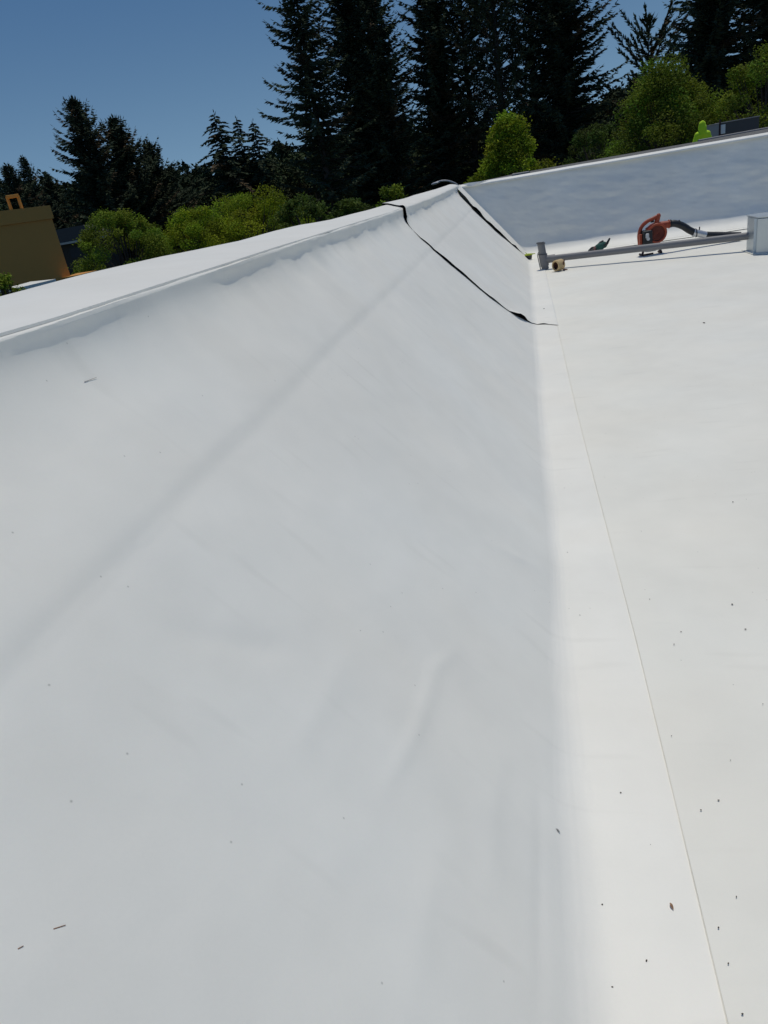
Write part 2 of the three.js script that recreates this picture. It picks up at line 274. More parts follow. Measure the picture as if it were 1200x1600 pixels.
{ // grey flat roof adjoining beyond the far parapet, and the lower roof behind it
  const s = new THREE.Shape([[-0.7, 12.52], [10.5, 12.52], [12, 20.5], [6.2, 18.9], [4.7, 17.4], [3.2, 16.3], [1.4, 15.9], [-0.1, 15.2], [-0.62, 13.6]].map(p => new THREE.Vector2(...p)));
  const g = new THREE.ExtrudeGeometry(s, { depth: 0.25, bevelEnabled: true, bevelSize: 0.02, bevelThickness: 0.02, bevelSegments: 1 }); g.rotateX(-Math.PI / 2); g.translate(0, 0.87, 0);
  const r = thing('gravel_roof', 'narrow grey gravel roof just beyond the far white parapet', 'roof');
  obj('gravel_surface', g, M.gravel, r);
  obj('wall', [box(5, (0.85 + GY) / 2, -14.3, 10, 0.85 - GY, 3.4)], M.stucco, r);
  obj('edge_trim', [limb([3.3, 1.15, -16.38], [4.72, 1.15, -17.42], 0.02, 0.02, 6), limb([4.72, 1.15, -17.42], [6.2, 1.15, -18.92], 0.02, 0.02, 6), limb([-0.15, 1.15, -12.9], [0.1, 1.16, -12.7], 0.03, 0.02, 6)], M.wallGrey, r);
  struct('lower_roof', [box(12, -0.55, -36, 22, 0.6, 22)], M.greyRoof);
  const b = thing('lower_building', 'grey building under the roof where the worker stands', 'building');
  obj('wall', [box(12, (GY - 0.86) / 2, -36, 21.6, -GY - 0.86, 21.6)], M.stucco, b);
}

// ---------------------------------------------------------------- things on the deck
{
  const p = thing('drain_pipe', 'long grey plastic pipe with upright open tee end, lying across the deck', 'pipe', [0.2, 0, -10.3]);
  obj('riser', T(new THREE.CylinderGeometry(0.047, 0.047, 0.34, 24, 1, true), -0.018, 0.172, 0, 0, 0, 0.11), M.pipe, p);
  obj('inner_wall', T(new THREE.CylinderGeometry(0.041, 0.041, 0.2, 20, 1, true), -0.026, 0.24, 0, 0, 0, 0.11), M.pipeRing, p);
  for (const [h, x] of [[0.335, -0.036], [0.195, -0.021]]) obj('coupling_ring', T(new THREE.TorusGeometry(0.050, 0.0085, 8, 28), x, h, 0, Math.PI / 2, -0.11, 0), M.pipeRing, p);
  obj('tee_body', [T(new THREE.CylinderGeometry(0.056, 0.056, 0.15, 24, 1), -0.012, 0.12, 0, 0, 0, 0.11)], M.pipe, p);
  obj('coupling', limb([0.02, 0.125, 0.0], [0.13, 0.1265, 0.022], 0.050, 0.050, 20), M.pipe, p);
  obj('long_pipe', limb([0.02, 0.125, 0], [2.30, 0.165, 0.88], 0.041, 0.041, 20), M.pipe, p);
  obj('strap', tube([[-0.07, 0.23, 0.01], [-0.085, 0.2, 0.02], [-0.075, 0.1, 0.03], [-0.06, 0.004, 0.03]], 0.006, 12, 6), M.pipeRing, p);
}
{
  const m = thing('sheet_metal_box', 'galvanised sheet metal box on the deck at the right end of the pipe', 'metal box');
  const plan = [[2.462, 9.13], [2.445, 9.46], [3.15, 9.25], [2.98, 8.73]], pv = plan.map(p => new THREE.Vector2(...p));
  const sh = new THREE.Shape(pv), g = new THREE.ExtrudeGeometry(sh, { depth: 0.352, bevelEnabled: true, bevelSize: 0.004, bevelThickness: 0.004, bevelSegments: 2 }); g.rotateX(-Math.PI / 2); g.translate(0, 0.012, 0);
  obj('body', g, M.galv, m);
  obj('corner_flange', [box(2.452, 0.19, -9.145, 0.05, 0.36, 0.012)], M.galv, m);
  const lid = g.clone(); lid.translate(-2.7, -0.012, 9.14); lid.scale(1.03, 0.035, 1.05); lid.translate(2.7, 0.374, -9.14); obj('lid', lid, M.galv, m);
  obj('base_flashing', T(new THREE.ExtrudeGeometry(sh, { depth: 0.006, bevelEnabled: true, bevelSize: 0.05, bevelThickness: 0.002, bevelSegments: 1 }).rotateX(-Math.PI / 2), 0, 0.003, 0), M.tpoDeck, m);
}
{ // leaf blower
  const b = thing('leaf_blower', 'orange hand-held leaf blower with black tube, standing behind the grey pipe', 'leaf blower', [1.385, 0.003, -10.28], 0.12); b.scale.setScalar(0.94);
  const hp = new THREE.CatmullRomCurve3([[0.0, 0.15], [-0.005, 0.27], [0.03, 0.37], [0.10, 0.425], [0.19, 0.455], [0.25, 0.475]].map(([x, y]) => new THREE.Vector3(x, y, 0)));
  obj('handle', [new THREE.TubeGeometry(hp, 30, 0.024, 10), limb([0.252, 0.478, 0], [0.205, 0.33, 0], 0.028, 0.036, 10), T(new THREE.SphereGeometry(0.029, 10, 8), 0.252, 0.478, 0)], M.orange, b);
  obj('trigger', [rbox(0.17, 0.418, 0, 0.045, 0.03, 0.016, 0.006)], M.black, b);
  const hs = obj('fan_housing', [T(new THREE.CylinderGeometry(0.115, 0.125, 0.13, 28), 0.215, 0.265, 0, Math.PI / 2), T(new THREE.TorusGeometry(0.112, 0.018, 8, 28), 0.215, 0.265, 0.065), limb([0.09, 0.31, 0.02], [0.20, 0.355, 0.02], 0.04, 0.045, 10)], M.orange, b);
  obj('grille', [0, 1, 2, 3, 4].map(k => T(new THREE.TorusGeometry(0.018 + k * 0.018, 0.004, 5, 20), 0.215, 0.265, 0.070)), M.rubber, hs);
  obj('outlet', [limb([0.22, 0.345, 0], [0.39, 0.350, 0], 0.055, 0.046, 16), T(new THREE.TorusGeometry(0.049, 0.008, 8, 20), 0.385, 0.35, 0, 0, Math.PI / 2)], M.orange, b);
  obj('engine', [rbox(0.085, 0.235, 0.02, 0.13, 0.17, 0.16, 0.02), rbox(0.10, 0.16, 0, 0.2, 0.05, 0.15, 0.015)], M.black, b);
  obj('engine_cover', [rbox(0.075, 0.255, 0.105, 0.045, 0.06, 0.02, 0.008), T(new THREE.CylinderGeometry(0.022, 0.022, 0.02, 14), 0.085, 0.215, 0.105, Math.PI / 2)], M.silver, b);
  obj('rear_frame', [rbox(0.0, 0.20, 0.02, 0.035, 0.17, 0.12, 0.012)], M.orange, b);
  obj('fuel_tank', [rbox(0.13, 0.085, 0.03, 0.17, 0.085, 0.13, 0.03)], M.tank, b);
  obj('foot', [limb([0.02, 0.012, 0.07], [0.02, 0.012, -0.08], 0.014, 0.014), limb([0.02, 0.012, 0.05], [0.055, 0.12, 0.03], 0.016, 0.014), limb([0.02, 0.012, 0.06], [0.16, 0.016, 0.07], 0.012, 0.012)], M.rubber, b);
  obj('foot', [limb([0.27, 0.012, 0.06], [0.27, 0.012, -0.08], 0.014, 0.014), limb([0.27, 0.012, 0.05], [0.225, 0.13, 0.02], 0.016, 0.02)], M.rubber, b);
  obj('bend_tube', tube([[0.38, 0.35, 0], [0.46, 0.345, 0], [0.56, 0.30, 0.005], [0.66, 0.225, 0.01], [0.73, 0.185, 0.015]], 0.045, 24, 14), M.black, b);
  for (const [x, y] of [[0.41, 0.352], [0.52, 0.33]]) obj('rib', T(new THREE.TorusGeometry(0.047, 0.006, 6, 18), x, y, 0, 0, Math.PI / 2), M.black, b);
  const cn = obj('connector', limb([0.70, 0.195, 0.013], [0.86, 0.135, 0.02], 0.050, 0.046, 16), M.silver, b);
  obj('clamp', T(new THREE.TorusGeometry(0.051, 0.007, 6, 18), 0.73, 0.185, 0.015, 0, Math.PI / 2), M.black, cn);
  obj('clamp_screw', limb([0.775, 0.19, 0.015], [0.78, 0.255, 0.015], 0.008, 0.008), M.black, cn);
  obj('latch', limb([0.84, 0.175, 0.018], [0.90, 0.165, 0.018], 0.01, 0.01), M.black, cn);
  obj('nozzle', limb([0.84, 0.142, 0.02], [1.30, 0.052, 0.03], 0.042, 0.056, 18), M.black, b);
}
{ // crumpled glove-like tool
  const g = thing('work_glove', 'crumpled dark green work glove at the foot of the far parapet', 'glove', [0.97, 0.006, -11.36], 0.1);
  obj('palm', [T(new THREE.IcosahedronGeometry(0.075, 3).scale(1.1, 0.7, 0.7), 0.02, 0.055, 0, 0, 0, 0.3), T(new THREE.IcosahedronGeometry(0.05, 2).scale(1, 0.9, 0.8), 0.08, 0.075, 0.0)], M.green, g);
  for (const [a, b, c] of [[[0.05, 0.06, 0.02], [0.12, 0.09, 0.02], [0.155, 0.145, 0.02]], [[-0.03, 0.04, 0.03], [-0.09, 0.03, 0.03], [-0.14, 0.02, 0.03]], [[-0.03, 0.05, 0], [-0.08, 0.055, -0.01], [-0.125, 0.03, -0.01]], [[0, 0.07, -0.02], [0.04, 0.11, -0.02], [0.07, 0.125, -0.02]]])
    obj('finger', [limb(a, b, 0.024, 0.02), limb(b, c, 0.02, 0.013), T(new THREE.SphereGeometry(0.02, 8, 6), ...b), T(new THREE.SphereGeometry(0.014, 8, 6), ...c)], M.black, g);
  obj('cuff', T(new THREE.TorusGeometry(0.03, 0.012, 6, 14), -0.05, 0.04, 0.02, 0, 1.2, 0.3), std(0.22, 0.1, 0.09, 0.8), g);
}
{
  const t = thing('tape_roll', 'tan roll of tape lying on its side beneath the pipe tee', 'tape roll', [0.36, 0.004, -9.98], 0);
  const ring = (ro, ri, w) => new THREE.LatheGeometry([[ri, -w], [ro - 0.006, -w], [ro, -w + 0.006], [ro, w - 0.006], [ro - 0.006, w], [ri, w], [ri, -w]].map(p => new THREE.Vector2(...p)), 28);
  obj('tape', T(ring(0.068, 0.046, 0.055), 0, 0.068, 0, 0, 0.75, Math.PI / 2), M.tan, t);
  obj('core', T(ring(0.046, 0.040, 0.05), 0, 0.068, 0, 0, 0.75, Math.PI / 2), M.brown, t);
  obj('loose_end', limb([0.055, 0.07, 0.03], [0.075, 0.13, 0.05], 0.013, 0.006, 6), M.brown, t);
  obj('loose_end', limb([0.05, 0.012, 0.05], [0.105, 0.008, 0.06], 0.012, 0.006, 6), M.brown, t);
}
{
  const c = thing('small_black_tub', 'small black tub with yellow-green lid in the inner roof corner', 'tub', [-0.005, 0.02, -11.5], 0);
  obj('tub_body', T(new THREE.CylinderGeometry(0.055, 0.047, 0.058, 20), 0, 0.03, 0), M.black, c);
  obj('lid', [T(new THREE.CylinderGeometry(0.05, 0.057, 0.018, 20), 0, 0.066, 0), limb([0.03, 0.068, 0], [0.10, 0.066, 0.02], 0.01, 0.005, 6), limb([-0.01, 0.07, 0], [-0.04, 0.1, 0], 0.006, 0.003, 5)], M.lime, c);
}

// ---------------------------------------------------------------- debris
{
  const D = [[0.177, -1.014, 0.010], [0.019, -0.881, 0.005], [0.048, -1.019, 0.004], [0.024, -1.036, 0.004], [0.015, -1.165, 0.004], [0.033, -0.974, 0.003], [0.116, -1.306, 0.004], [0.03, -1.609, 0.003], [0.33, -1.871, 0.004], [0.361, -1.935, 0.004], [0.278, -1.256, 0.004], [0.253, -0.911, 0.003], [0.299, -1.046, 0.003], [0.537, -2.079, 0.005], [0.714, -2.813, 0.006], [0.541, -1.943, 0.004], [0.257, -1.487, 0.003], [0.06, -2.47, 0.004], [0.299, -2.118, 0.004], [1.272, -6.02, 0.015], [0.115, -0.91, 0.003], [0.05, -0.858, 0.003], [0.107, -7.439, 0.02]];
  const r = mulberry(5), gs = [];
  const speck = (x, z, s, y) => gs.push(T(new THREE.IcosahedronGeometry(s * 0.55, 0).scale(0.7 + 1.1 * r(), 0.35 + 0.2 * r(), 0.6 + 0.4 * r()), x, y + s * 0.15, z, 0, r() * 6, 0));
  for (const [x, z, s] of D.slice(1)) speck(x, z, s, x < seamX(z) ? 0.0065 : lap(x, z) + 0.002);
  for (let k = 0; k < 34; k++) { const z = -0.8 - 5.5 * r() ** 1.7, x = 0.07 + r() * (0.5 - z * 0.38); speck(x, z, 0.0016 + 0.002 * r(), x < seamX(z) ? 0.0065 : lap(x, z) + 0.002); }
  const o = obj('roof_grit', gs, M.debris); o.userData = { label: 'tiny dark grit and crumbs scattered over the white deck', category: 'grit', kind: 'stuff' };
  const leaf = (w, l) => grid(4, 6, (i, j) => { const v = j / 6, u = (i / 4 - 0.5) * Math.sin(Math.PI * (0.06 + v * 0.9)) * w; return [u, 0.002 + 6 * u * u + 0.0015 * Math.sin(v * 5), (v - 0.5) * l]; });
  const l1 = obj('dry_leaf', leaf(0.005, 0.014), M.leafDry); l1.position.set(0.177, 0.008, -1.02); l1.rotation.y = 0.3; tag(l1, 'small reddish dry leaf on the bright strip near the front seam', 'leaf', 'dry leaves');
  const l2 = obj('dry_leaf', leaf(0.008, 0.015), M.wallGrey); l2.position.set(-0.03, 0.04, -1.165); l2.rotation.set(0, 0.9, -0.8); tag(l2, 'pale grey dry leaf in the valley at the foot of the slope', 'leaf', 'dry leaves');
  const needle = (a, b, m, label) => tag(obj('pine_needle', limb(a, b, 0.0007, 0.0004, 5), m), label, 'pine needle', 'pine needles on the slope');
  const on = (x, z, h = 0.009) => [x + 0.757 * h, -x * K0 + 0.653 * h, z];
  needle(on(-0.570, -0.461, 0.0048), on(-0.564, -0.471, 0.0055), M.leafDry, 'short brown pine needle low on the slope at lower left');
  needle(on(-0.584, -0.426, 0.0048), on(-0.582, -0.431, 0.0055), M.leafDry, 'brown pine needle at the lower left picture edge');
  needle(on(-0.925, -1.366, 0.006), on(-0.923, -1.41, 0.006), M.wallGrey, 'thin grey pine needle just under the ridge at left');
}

// ---------------------------------------------------------------- worker beyond the parapet
function smin(a, b, k) { const h = Math.max(k - Math.abs(a - b), 0) / k; return Math.min(a, b) - h * h * k / 4; }
function capsules(list, lo, hi, res, k) {                                 // marching cubes over tapered capsules
  const mc = new MarchingCubes(res, new THREE.MeshBasicMaterial(), false, false, 120000); mc.isolation = 0;
  const half = res / 2, L = new THREE.Vector3(...lo), S = new THREE.Vector3(...hi).sub(L).multiplyScalar(0.5), C = L.clone().add(S), p = new THREE.Vector3(), a = new THREE.Vector3(), b = new THREE.Vector3();
  for (let z = 0; z < res; z++) for (let y = 0; y < res; y++) for (let x = 0; x < res; x++) {
    p.set(C.x + (x - half) / half * S.x, C.y + (y - half) / half * S.y, C.z + (z - half) / half * S.z);
    let d = 9; for (const [A, B, ra, rb, sz = 1] of list) { a.set(...A); b.set(...B); const ab = b.clone().sub(a), ap = p.clone().sub(a); const t = clamp01(ap.dot(ab) / (ab.lengthSq() + 1e-9)); const q = ap.addScaledVector(ab, -t); q.z /= sz; d = smin(d, q.length() - lerp(ra, rb, t), k); }
    mc.field[x + y * res + z * res * res] = -d;
  }
  mc.update();
  const n = mc.count, g = new THREE.BufferGeometry(), P = new Float32Array(n * 3);
  for (let i = 0; i < n; i++) { P[3 * i] = C.x + mc.positionArray[3 * i] * S.x; P[3 * i + 1] = C.y + mc.positionArray[3 * i + 1] * S.y; P[3 * i + 2] = C.z + mc.positionArray[3 * i + 2] * S.z; }
  g.setAttribute('position', new THREE.BufferAttribute(P, 3)); const w = mergeVertices(g, 1e-4); w.computeVertexNormals(); return w;
}
{
  const px = thing('person', 'worker in lime hooded jacket seen from behind beyond the far parapet', 'person', [6.05, -0.25, -29.4], 0.15);
  const arm = s => [[[0.19 * s, 1.42, 0], [0.245 * s, 1.14, 0.0], 0.062, 0.05], [[0.245 * s, 1.14, 0], [0.235 * s, 0.92, -0.10], 0.048, 0.036]];
  const leg = s => [[[0.10 * s, 0.92, 0], [0.11 * s, 0.5, -0.01], 0.088, 0.062], [[0.11 * s, 0.5, -0.01], [0.115 * s, 0.09, 0.02], 0.06, 0.045], [[0.115 * s, 0.05, 0.03], [0.13 * s, 0.04, -0.15], 0.045, 0.04]];
  const hand = s => [[[0.235 * s, 0.90, -0.11], [0.232 * s, 0.83, -0.14], 0.036, 0.032, 0.8], ...[-1.5, -0.5, 0.5, 1.5].map(f => [[0.232 * s, 0.82, -0.14 + f * 0.018], [0.226 * s, 0.745 + Math.abs(f) * 0.008, -0.165 + f * 0.02], 0.010, 0.008]), [[0.235 * s, 0.86, -0.15], [0.215 * s, 0.80, -0.185], 0.012, 0.009]];
  const body = obj('body', [capsules([[[0, 1.62, -0.01], [0, 1.70, -0.005], 0.085, 0.098], [[0, 1.58, -0.05], [0, 1.66, -0.09], 0.05, 0.03], [[0, 1.44, 0], [0, 1.58, 0], 0.055, 0.052], [[-0.12, 1.38, 0], [0.12, 1.38, 0], 0.09, 0.09], [[0, 1.32, 0], [0, 0.98, 0], 0.15, 0.135, 0.75], ...arm(1), ...arm(-1), ...leg(1), ...leg(-1)], [-0.42, -0.02, -0.42], [0.42, 1.86, 0.42], 72, 0.05), capsules(hand(1), [0.13, 0.7, -0.3], [0.33, 1.0, 0.0], 40, 0.012), capsules(hand(-1), [-0.33, 0.7, -0.3], [-0.13, 1.0, 0.0], 40, 0.012)], M.skin, px);
  const arm2 = s => [[[0.17 * s, 1.41, 0], [0.265 * s, 1.14, 0.0], 0.095, 0.085], [[0.25 * s, 1.14, 0], [0.24 * s, 0.93, -0.09], 0.072, 0.058]];
  const jacket = obj('jacket', capsules([[[-0.13, 1.41, 0.01], [0.13, 1.41, 0.01], 0.10, 0.10], [[0, 1.33, 0], [0, 0.90, 0], 0.19, 0.22, 0.75], [[0, 1.44, 0.04], [-0.01, 1.56, 0.045], 0.14, 0.105], ...arm2(1), ...arm2(-1)], [-0.45, 0.6, -0.45], [0.45, 1.7, 0.45], 72, 0.05), M.hivis, px);
  obj('hood', capsules([[[-0.015, 1.62, 0.015], [-0.02, 1.72, 0.02], 0.128, 0.112], [[-0.01, 1.50, 0.05], [-0.015, 1.60, 0.035], 0.125, 0.12], [[-0.02, 1.74, 0.04], [-0.02, 1.80, 0.06], 0.07, 0.03]], [-0.3, 1.3, -0.3], [0.3, 1.9, 0.3], 48, 0.05), M.hivis, jacket);
  obj('trousers', capsules([[[-0.05, 0.93, 0], [0.05, 0.93, 0], 0.135, 0.135], ...[1, -1].flatMap(s => [[[0.10 * s, 0.9, 0], [0.11 * s, 0.5, -0.01], 0.105, 0.085], [[0.11 * s, 0.5, -0.01], [0.115 * s, 0.12, 0.02], 0.083, 0.075]])], [-0.4, 0.0, -0.4], [0.4, 1.15, 0.4], 64, 0.03), M.trouser, px);
  for (const s of [-1, 1]) obj('boot', capsules([[[0.115 * s, 0.14, 0.02], [0.115 * s, 0.06, 0.03], 0.064, 0.062], [[0.115 * s, 0.055, 0.03], [0.13 * s, 0.05, -0.16], 0.055, 0.048]], [0.12 * s - 0.2, -0.03, -0.3], [0.12 * s + 0.2, 0.3, 0.2], 40, 0.03), M.boot, px);
}
{ // grey equipment housing behind the worker
  const u = thing('equipment_housing', 'grey rooftop equipment housing with white notice behind the worker', 'rooftop unit', [6.6, -0.25, -31.6], 0);
  const w0 = 0.02, hh = 1.66;
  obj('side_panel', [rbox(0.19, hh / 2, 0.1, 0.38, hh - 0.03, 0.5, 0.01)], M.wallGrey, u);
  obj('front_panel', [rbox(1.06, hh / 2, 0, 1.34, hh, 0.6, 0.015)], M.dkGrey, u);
  obj('post', [box(0.42, hh / 2 + 0.06, 0.33, 0.05, hh + 0.14, 0.05)], std(0.06, 0.03, 0.03, 0.8), u);
  obj('notice', [rbox(0.52, 1.46, 0.318, 0.17, 0.30, 0.012, 0.003)], M.paper, u);
  obj('cap_rail', [rbox(1.06, hh + 0.012, 0, 1.38, 0.03, 0.64, 0.008), rbox(0.17, hh - 0.002, 0.1, 0.42, 0.03, 0.54, 0.008)], M.wallGrey, u);
}
{ // ochre building at left
  const y = thing('ochre_building', 'ochre stucco building with parapet band at the left edge', 'building');
  const wall = new THREE.Shape([[-9.74, 15.2], [-10.7, 10.7], [-14.6, 11.54], [-13.65, 16.04]].map(p => new THREE.Vector2(...p)));
  const ex = (s, y0, y1, b) => { const g = new THREE.ExtrudeGeometry(s, { depth: y1 - y0 - 0.002, bevelEnabled: b > 0, bevelSize: b, bevelThickness: 0.001, bevelSegments: 1 }); g.rotateX(-Math.PI / 2); g.translate(0, y0, 0); return g; };
  obj('wall', ex(wall, GY, 1.80, 0), M.ochre, y);
  const bd = obj('parapet_band', ex(wall, 1.80, 2.06, 0.03), M.ochre, y);
  obj('chimney_hoop', [rbox(-10.42, 2.20, -14.93, 0.04, 0.28, 0.06, 0.006), rbox(-10.25, 2.20, -15.05, 0.04, 0.28, 0.06, 0.006), T(new RoundedBoxGeometry(0.25, 0.065, 0.075, 2, 0.008), -10.335, 2.335, -14.99, 0, 0.6)], std(0.55, 0.3, 0.06, 0.8), bd);
  const lg = new THREE.Shape([[-10.0, 15.9], [-9.40, 15.75], [-9.42, 15.0], [-9.80, 14.95]].map(p => new THREE.Vector2(...p)));
  obj('ledge', ex(lg, 0.3, 0.63, 0), M.ochre, y);
  const sl = new THREE.Shape([[-8.2, 11.3], [-8.05, 12.1], [-8.9, 12.6], [-8.75, 11.5]].map(p => new THREE.Vector2(...p)));
  obj('canopy_slab', ex(sl, 0.66, 0.765, 0), M.tpoDeck, y);
}
{ // houses seen between the trees
  const h = (name, label, x, z, w, top) => {
    const o = thing(name, label, 'house', [x, GY, z], 0.35, 'houses between the trees'), H = top - GY;
    obj('wall', [box(0, H / 2 - 0.4, 0, w, H - 0.8, 5)], std(0.04, 0.036, 0.03, 0.9), o);
    const s = new THREE.Shape([[-w / 2 - 0.5, 0], [w / 2 + 0.5, 0], [w / 2 - 1.2, 1.1], [-w / 2 + 1.2, 1.1]].map(p => new THREE.Vector2(...p)));
    obj('roof', T(new THREE.ExtrudeGeometry(s, { depth: 6, bevelEnabled: false }), 0, H - 0.82, -3), M.shingle, o);
    for (let k = -1; k <= 1; k++) obj('window', [box(k * w / 3.4, H - 1.7, 2.51, 0.9, 0.8, 0.06)], M.window, o);
    obj('fascia', [box(0, H - 0.86, 3.03, w + 1, 0.16, 0.06)], M.stucco, o);
  };
  h('house', 'low grey-roofed house between the ochre wall and the round green tree', -38.2, -62.5, 5, 1.95);
  h('house', 'low grey-roofed house glimpsed above the gap between two green crowns', -41.5, -84, 9, 2.0);
}
{ // lamp arm over the ridge
  const l = thing('street_lamp', 'curved pale grey lamp arm just above the roof ridge', 'street lamp', [-2.2, GY, -30], 0);
  obj('pole', limb([0, 0, 0], [0, 7.2, 0], 0.09, 0.06, 10), M.metalLamp, l);
  obj('arm', tube([[0, 7.15, 0], [-0.15, 7.82, 0], [-0.45, 8.05, 0.05], [-0.75, 8.12, 0.08], [-0.95, 8.10, 0.1]], 0.03, 24, 8), M.metalLamp, l);
  obj('lamp_head', T(new THREE.SphereGeometry(0.1, 12, 8).scale(1.7, 0.45, 0.9), -1.0, 8.075, 0.1, 0, 0, 0.12), M.metalLamp, l);
}

// ---------------------------------------------------------------- trees
class Foliage {
  constructor() { this.p = []; this.c = []; }
  leaf(x, y, z, dx, dy, dz, l, w, roll, col) {                            // a folded, pointed blade
    let ux = -dz, uy = 0, uz = dx; let n = Math.hypot(ux, uz); if (n < 1e-3) { ux = 1; uz = 0; n = 1; } ux /= n; uz /= n;
    const vx = dy * uz - dz * uy, vy = dz * ux - dx * uz, vz = dx * uy - dy * ux, cr = Math.cos(roll), sr = Math.sin(roll);
    const wx = (ux * cr + vx * sr) * w / 2, wy = (uy * cr + vy * sr) * w / 2, wz = (uz * cr + vz * sr) * w / 2;
    const nx = (-ux * sr + vx * cr) * w * 0.18, ny = (-uy * sr + vy * cr) * w * 0.18, nz = (-uz * sr + vz * cr) * w * 0.18;
    const mx = x + dx * l * 0.45, my = y + dy * l * 0.45, mz = z + dz * l * 0.45, tx = x + dx * l, ty = y + dy * l, tz = z + dz * l;
    this.p.push(x, y, z, mx + wx + nx, my + wy + ny, mz + wz + nz, tx, ty, tz, x, y, z, tx, ty, tz, mx - wx + nx, my - wy + ny, mz - wz + nz);
    for (let k = 0; k < 6; k++) this.c.push(col[0], col[1], col[2]);
  }
  geo() { const g = new THREE.BufferGeometry(); g.setAttribute('position', new THREE.Float32BufferAttribute(this.p, 3)); g.setAttribute('color', new THREE.Float32BufferAttribute(this.c, 3)); g.computeVertexNormals(); return g; }
}
const dirOf = (az, el) => [Math.cos(el) * Math.cos(az), Math.sin(el), Math.cos(el) * Math.sin(az)];
function conifer(kind, h, R, seed, o = {}) {
  const r = mulberry(seed), f = new Foliage(), wood = [];
  const bend = o.bend ?? 0.25, bx = (r() - 0.5) * bend, bz = (r() - 0.5) * bend, y0 = (o.clear ?? 0.22) * h;
  const trunkAt = t => [bx * h * 0.12 * Math.sin(t * 2.4), t * h, bz * h * 0.12 * Math.sin(t * 2.1)];
  const tr = h * 0.016 + 0.06; for (let k = 0; k < 10; k++) wood.push(limb(trunkAt(k / 10), trunkAt((k + 1) / 10), tr * (1 - k / 10.3), tr * (1 - (k + 1) / 10.3), 7));
  const n = o.n ?? 330; const lobes = [0, 1, 2, 3, 4].map(() => [r() * 6.28, r() * 0.9, 0.7 + 0.6 * r()]);
  for (let b = 0; b < n; b++) {
    const t = (y0 / h) + (1 - y0 / h) * Math.pow((b + r()) / n, 0.85); if (t > 0.995) continue;
    const az = b * 2.39996 + r() * 0.9; let env;
    if (kind === 'pine') env = 0.35 + 0.75 * Math.sin(Math.PI * clamp01((t - y0 / h) / (1 - y0 / h) * 0.85 + 0.12));
    else if (kind === 'cedar') env = 1 - Math.exp(-(1 - t) * h / 3.2); else env = (1 - Math.exp(-(1 - t) * h / (o.k ?? 5))) * 1.05;
    let lob = 1; for (const [la, lt, lm] of lobes) lob *= 1 + (lm - 1) * Math.max(0, Math.cos(az - la)) * Math.exp(-(((t - lt) / 0.16) ** 2));
    const L = Math.max(0.25, R * env * lob * (0.4 + 0.8 * r())), base = trunkAt(t);
    const el0 = kind === 'spiky' ? 0.15 + 0.55 * t + 0.2 * (r() - 0.5) : kind === 'cedar' ? 0.22 + 0.25 * (r() - 0.5) : kind === 'pine' ? 0.35 + 0.5 * (r() - 0.5) : 0.15 - 0.45 * (1 - t) + 0.3 * (r() - 0.5) + (t > 0.85 ? 0.35 : 0);
    const sag = kind === 'cedar' ? -0.75 : kind === 'spiky' ? 0.25 : kind === 'pine' ? 0.2 : 0.55;
    const steps = Math.max(3, Math.round(L / 0.42)); let p = [...base], el = el0, a = az; const pts = [p];
    for (let s = 1; s <= steps; s++) { el += sag / steps + 0.06 * (r() - 0.5); a += 0.14 * (r() - 0.5); const d = dirOf(a, el); p = [p[0] + d[0] * L / steps, p[1] + d[1] * L / steps, p[2] + d[2] * L / steps]; pts.push(p); }
    if (L > 0.9) { const mid = pts[Math.floor(steps * 0.6)]; wood.push(limb(base, mid, 0.02 + L * 0.013, 0.012, 4)); }
    const tone = 0.55 + 0.9 * r(), col = (o.col ?? [0.062, 0.078, 0.046]).map((c, i) => c * tone * (i === 0 && r() > 0.9 ? 1.7 : 1));
    const dens = o.dens ?? 1;
    for (let s = kind === 'pine' ? Math.floor(steps * 0.45) : 1; s <= steps; s++) {
      const q = pts[s], q0 = pts[s - 1], fr = s / steps, d = [q[0] - q0[0], q[1] - q0[1], q[2] - q0[2]], dl = Math.hypot(...d); d[0] /= dl; d[1] /= dl; d[2] /= dl;
      const m = Math.round((kind === 'pine' ? 11 : kind === 'spiky' ? 12 : 9) * dens);
      for (let k = 0; k < m; k++) {
        const u = r(), side = k % 2 ? 1 : -1, ta = Math.atan2(d[2], d[0]) + side * (0.35 + 0.75 * r()), te = kind === 'pine' ? (r() - 0.3) * 1.6 : kind === 'cedar' ? -0.1 - 0.4 * r() : kind === 'spiky' ? (r() - 0.4) * 1.2 : -0.55 + 0.8 * r();
        const td = kind === 'spiky' ? dirOf(Math.atan2(d[2], d[0]) + (r() - 0.5) * 1.6, Math.asin(Math.max(-1, Math.min(1, d[1]))) + (r() - 0.5) * 1.5) : dirOf(ta, te);
        const len = (kind === 'spiky' ? 0.26 : kind === 'pine' ? 0.42 : 0.36 + 0.42 * (1 - fr) * Math.min(1, L / 2)) * (0.6 + 0.7 * r()) * (o.ls ?? 1);
        const v = 0.8 + 0.4 * r();
        f.leaf(q0[0] + (q[0] - q0[0]) * u, q0[1] + (q[1] - q0[1]) * u, q0[2] + (q[2] - q0[2]) * u, td[0], td[1], td[2], len, len * (kind === 'pine' ? 0.28 : 0.34), (r() - 0.5) * 2.2, [col[0] * v, col[1] * v, col[2] * v]);
      }
    }
    const q = pts[steps], d = dirOf(a, el); f.leaf(q[0], q[1], q[2], d[0], d[1], d[2], 0.4 * (o.ls ?? 1), 0.12, 0, col);
  }
  for (let k = 0; k < 14; k++) { const d = dirOf(r() * 6.28, 0.9 + 0.6 * r()); f.leaf(trunkAt(1)[0], h - 0.12 * k, trunkAt(1)[2], d[0], d[1], d[2], 0.4, 0.1, r(), o.col ?? [0.03, 0.046, 0.026]); }
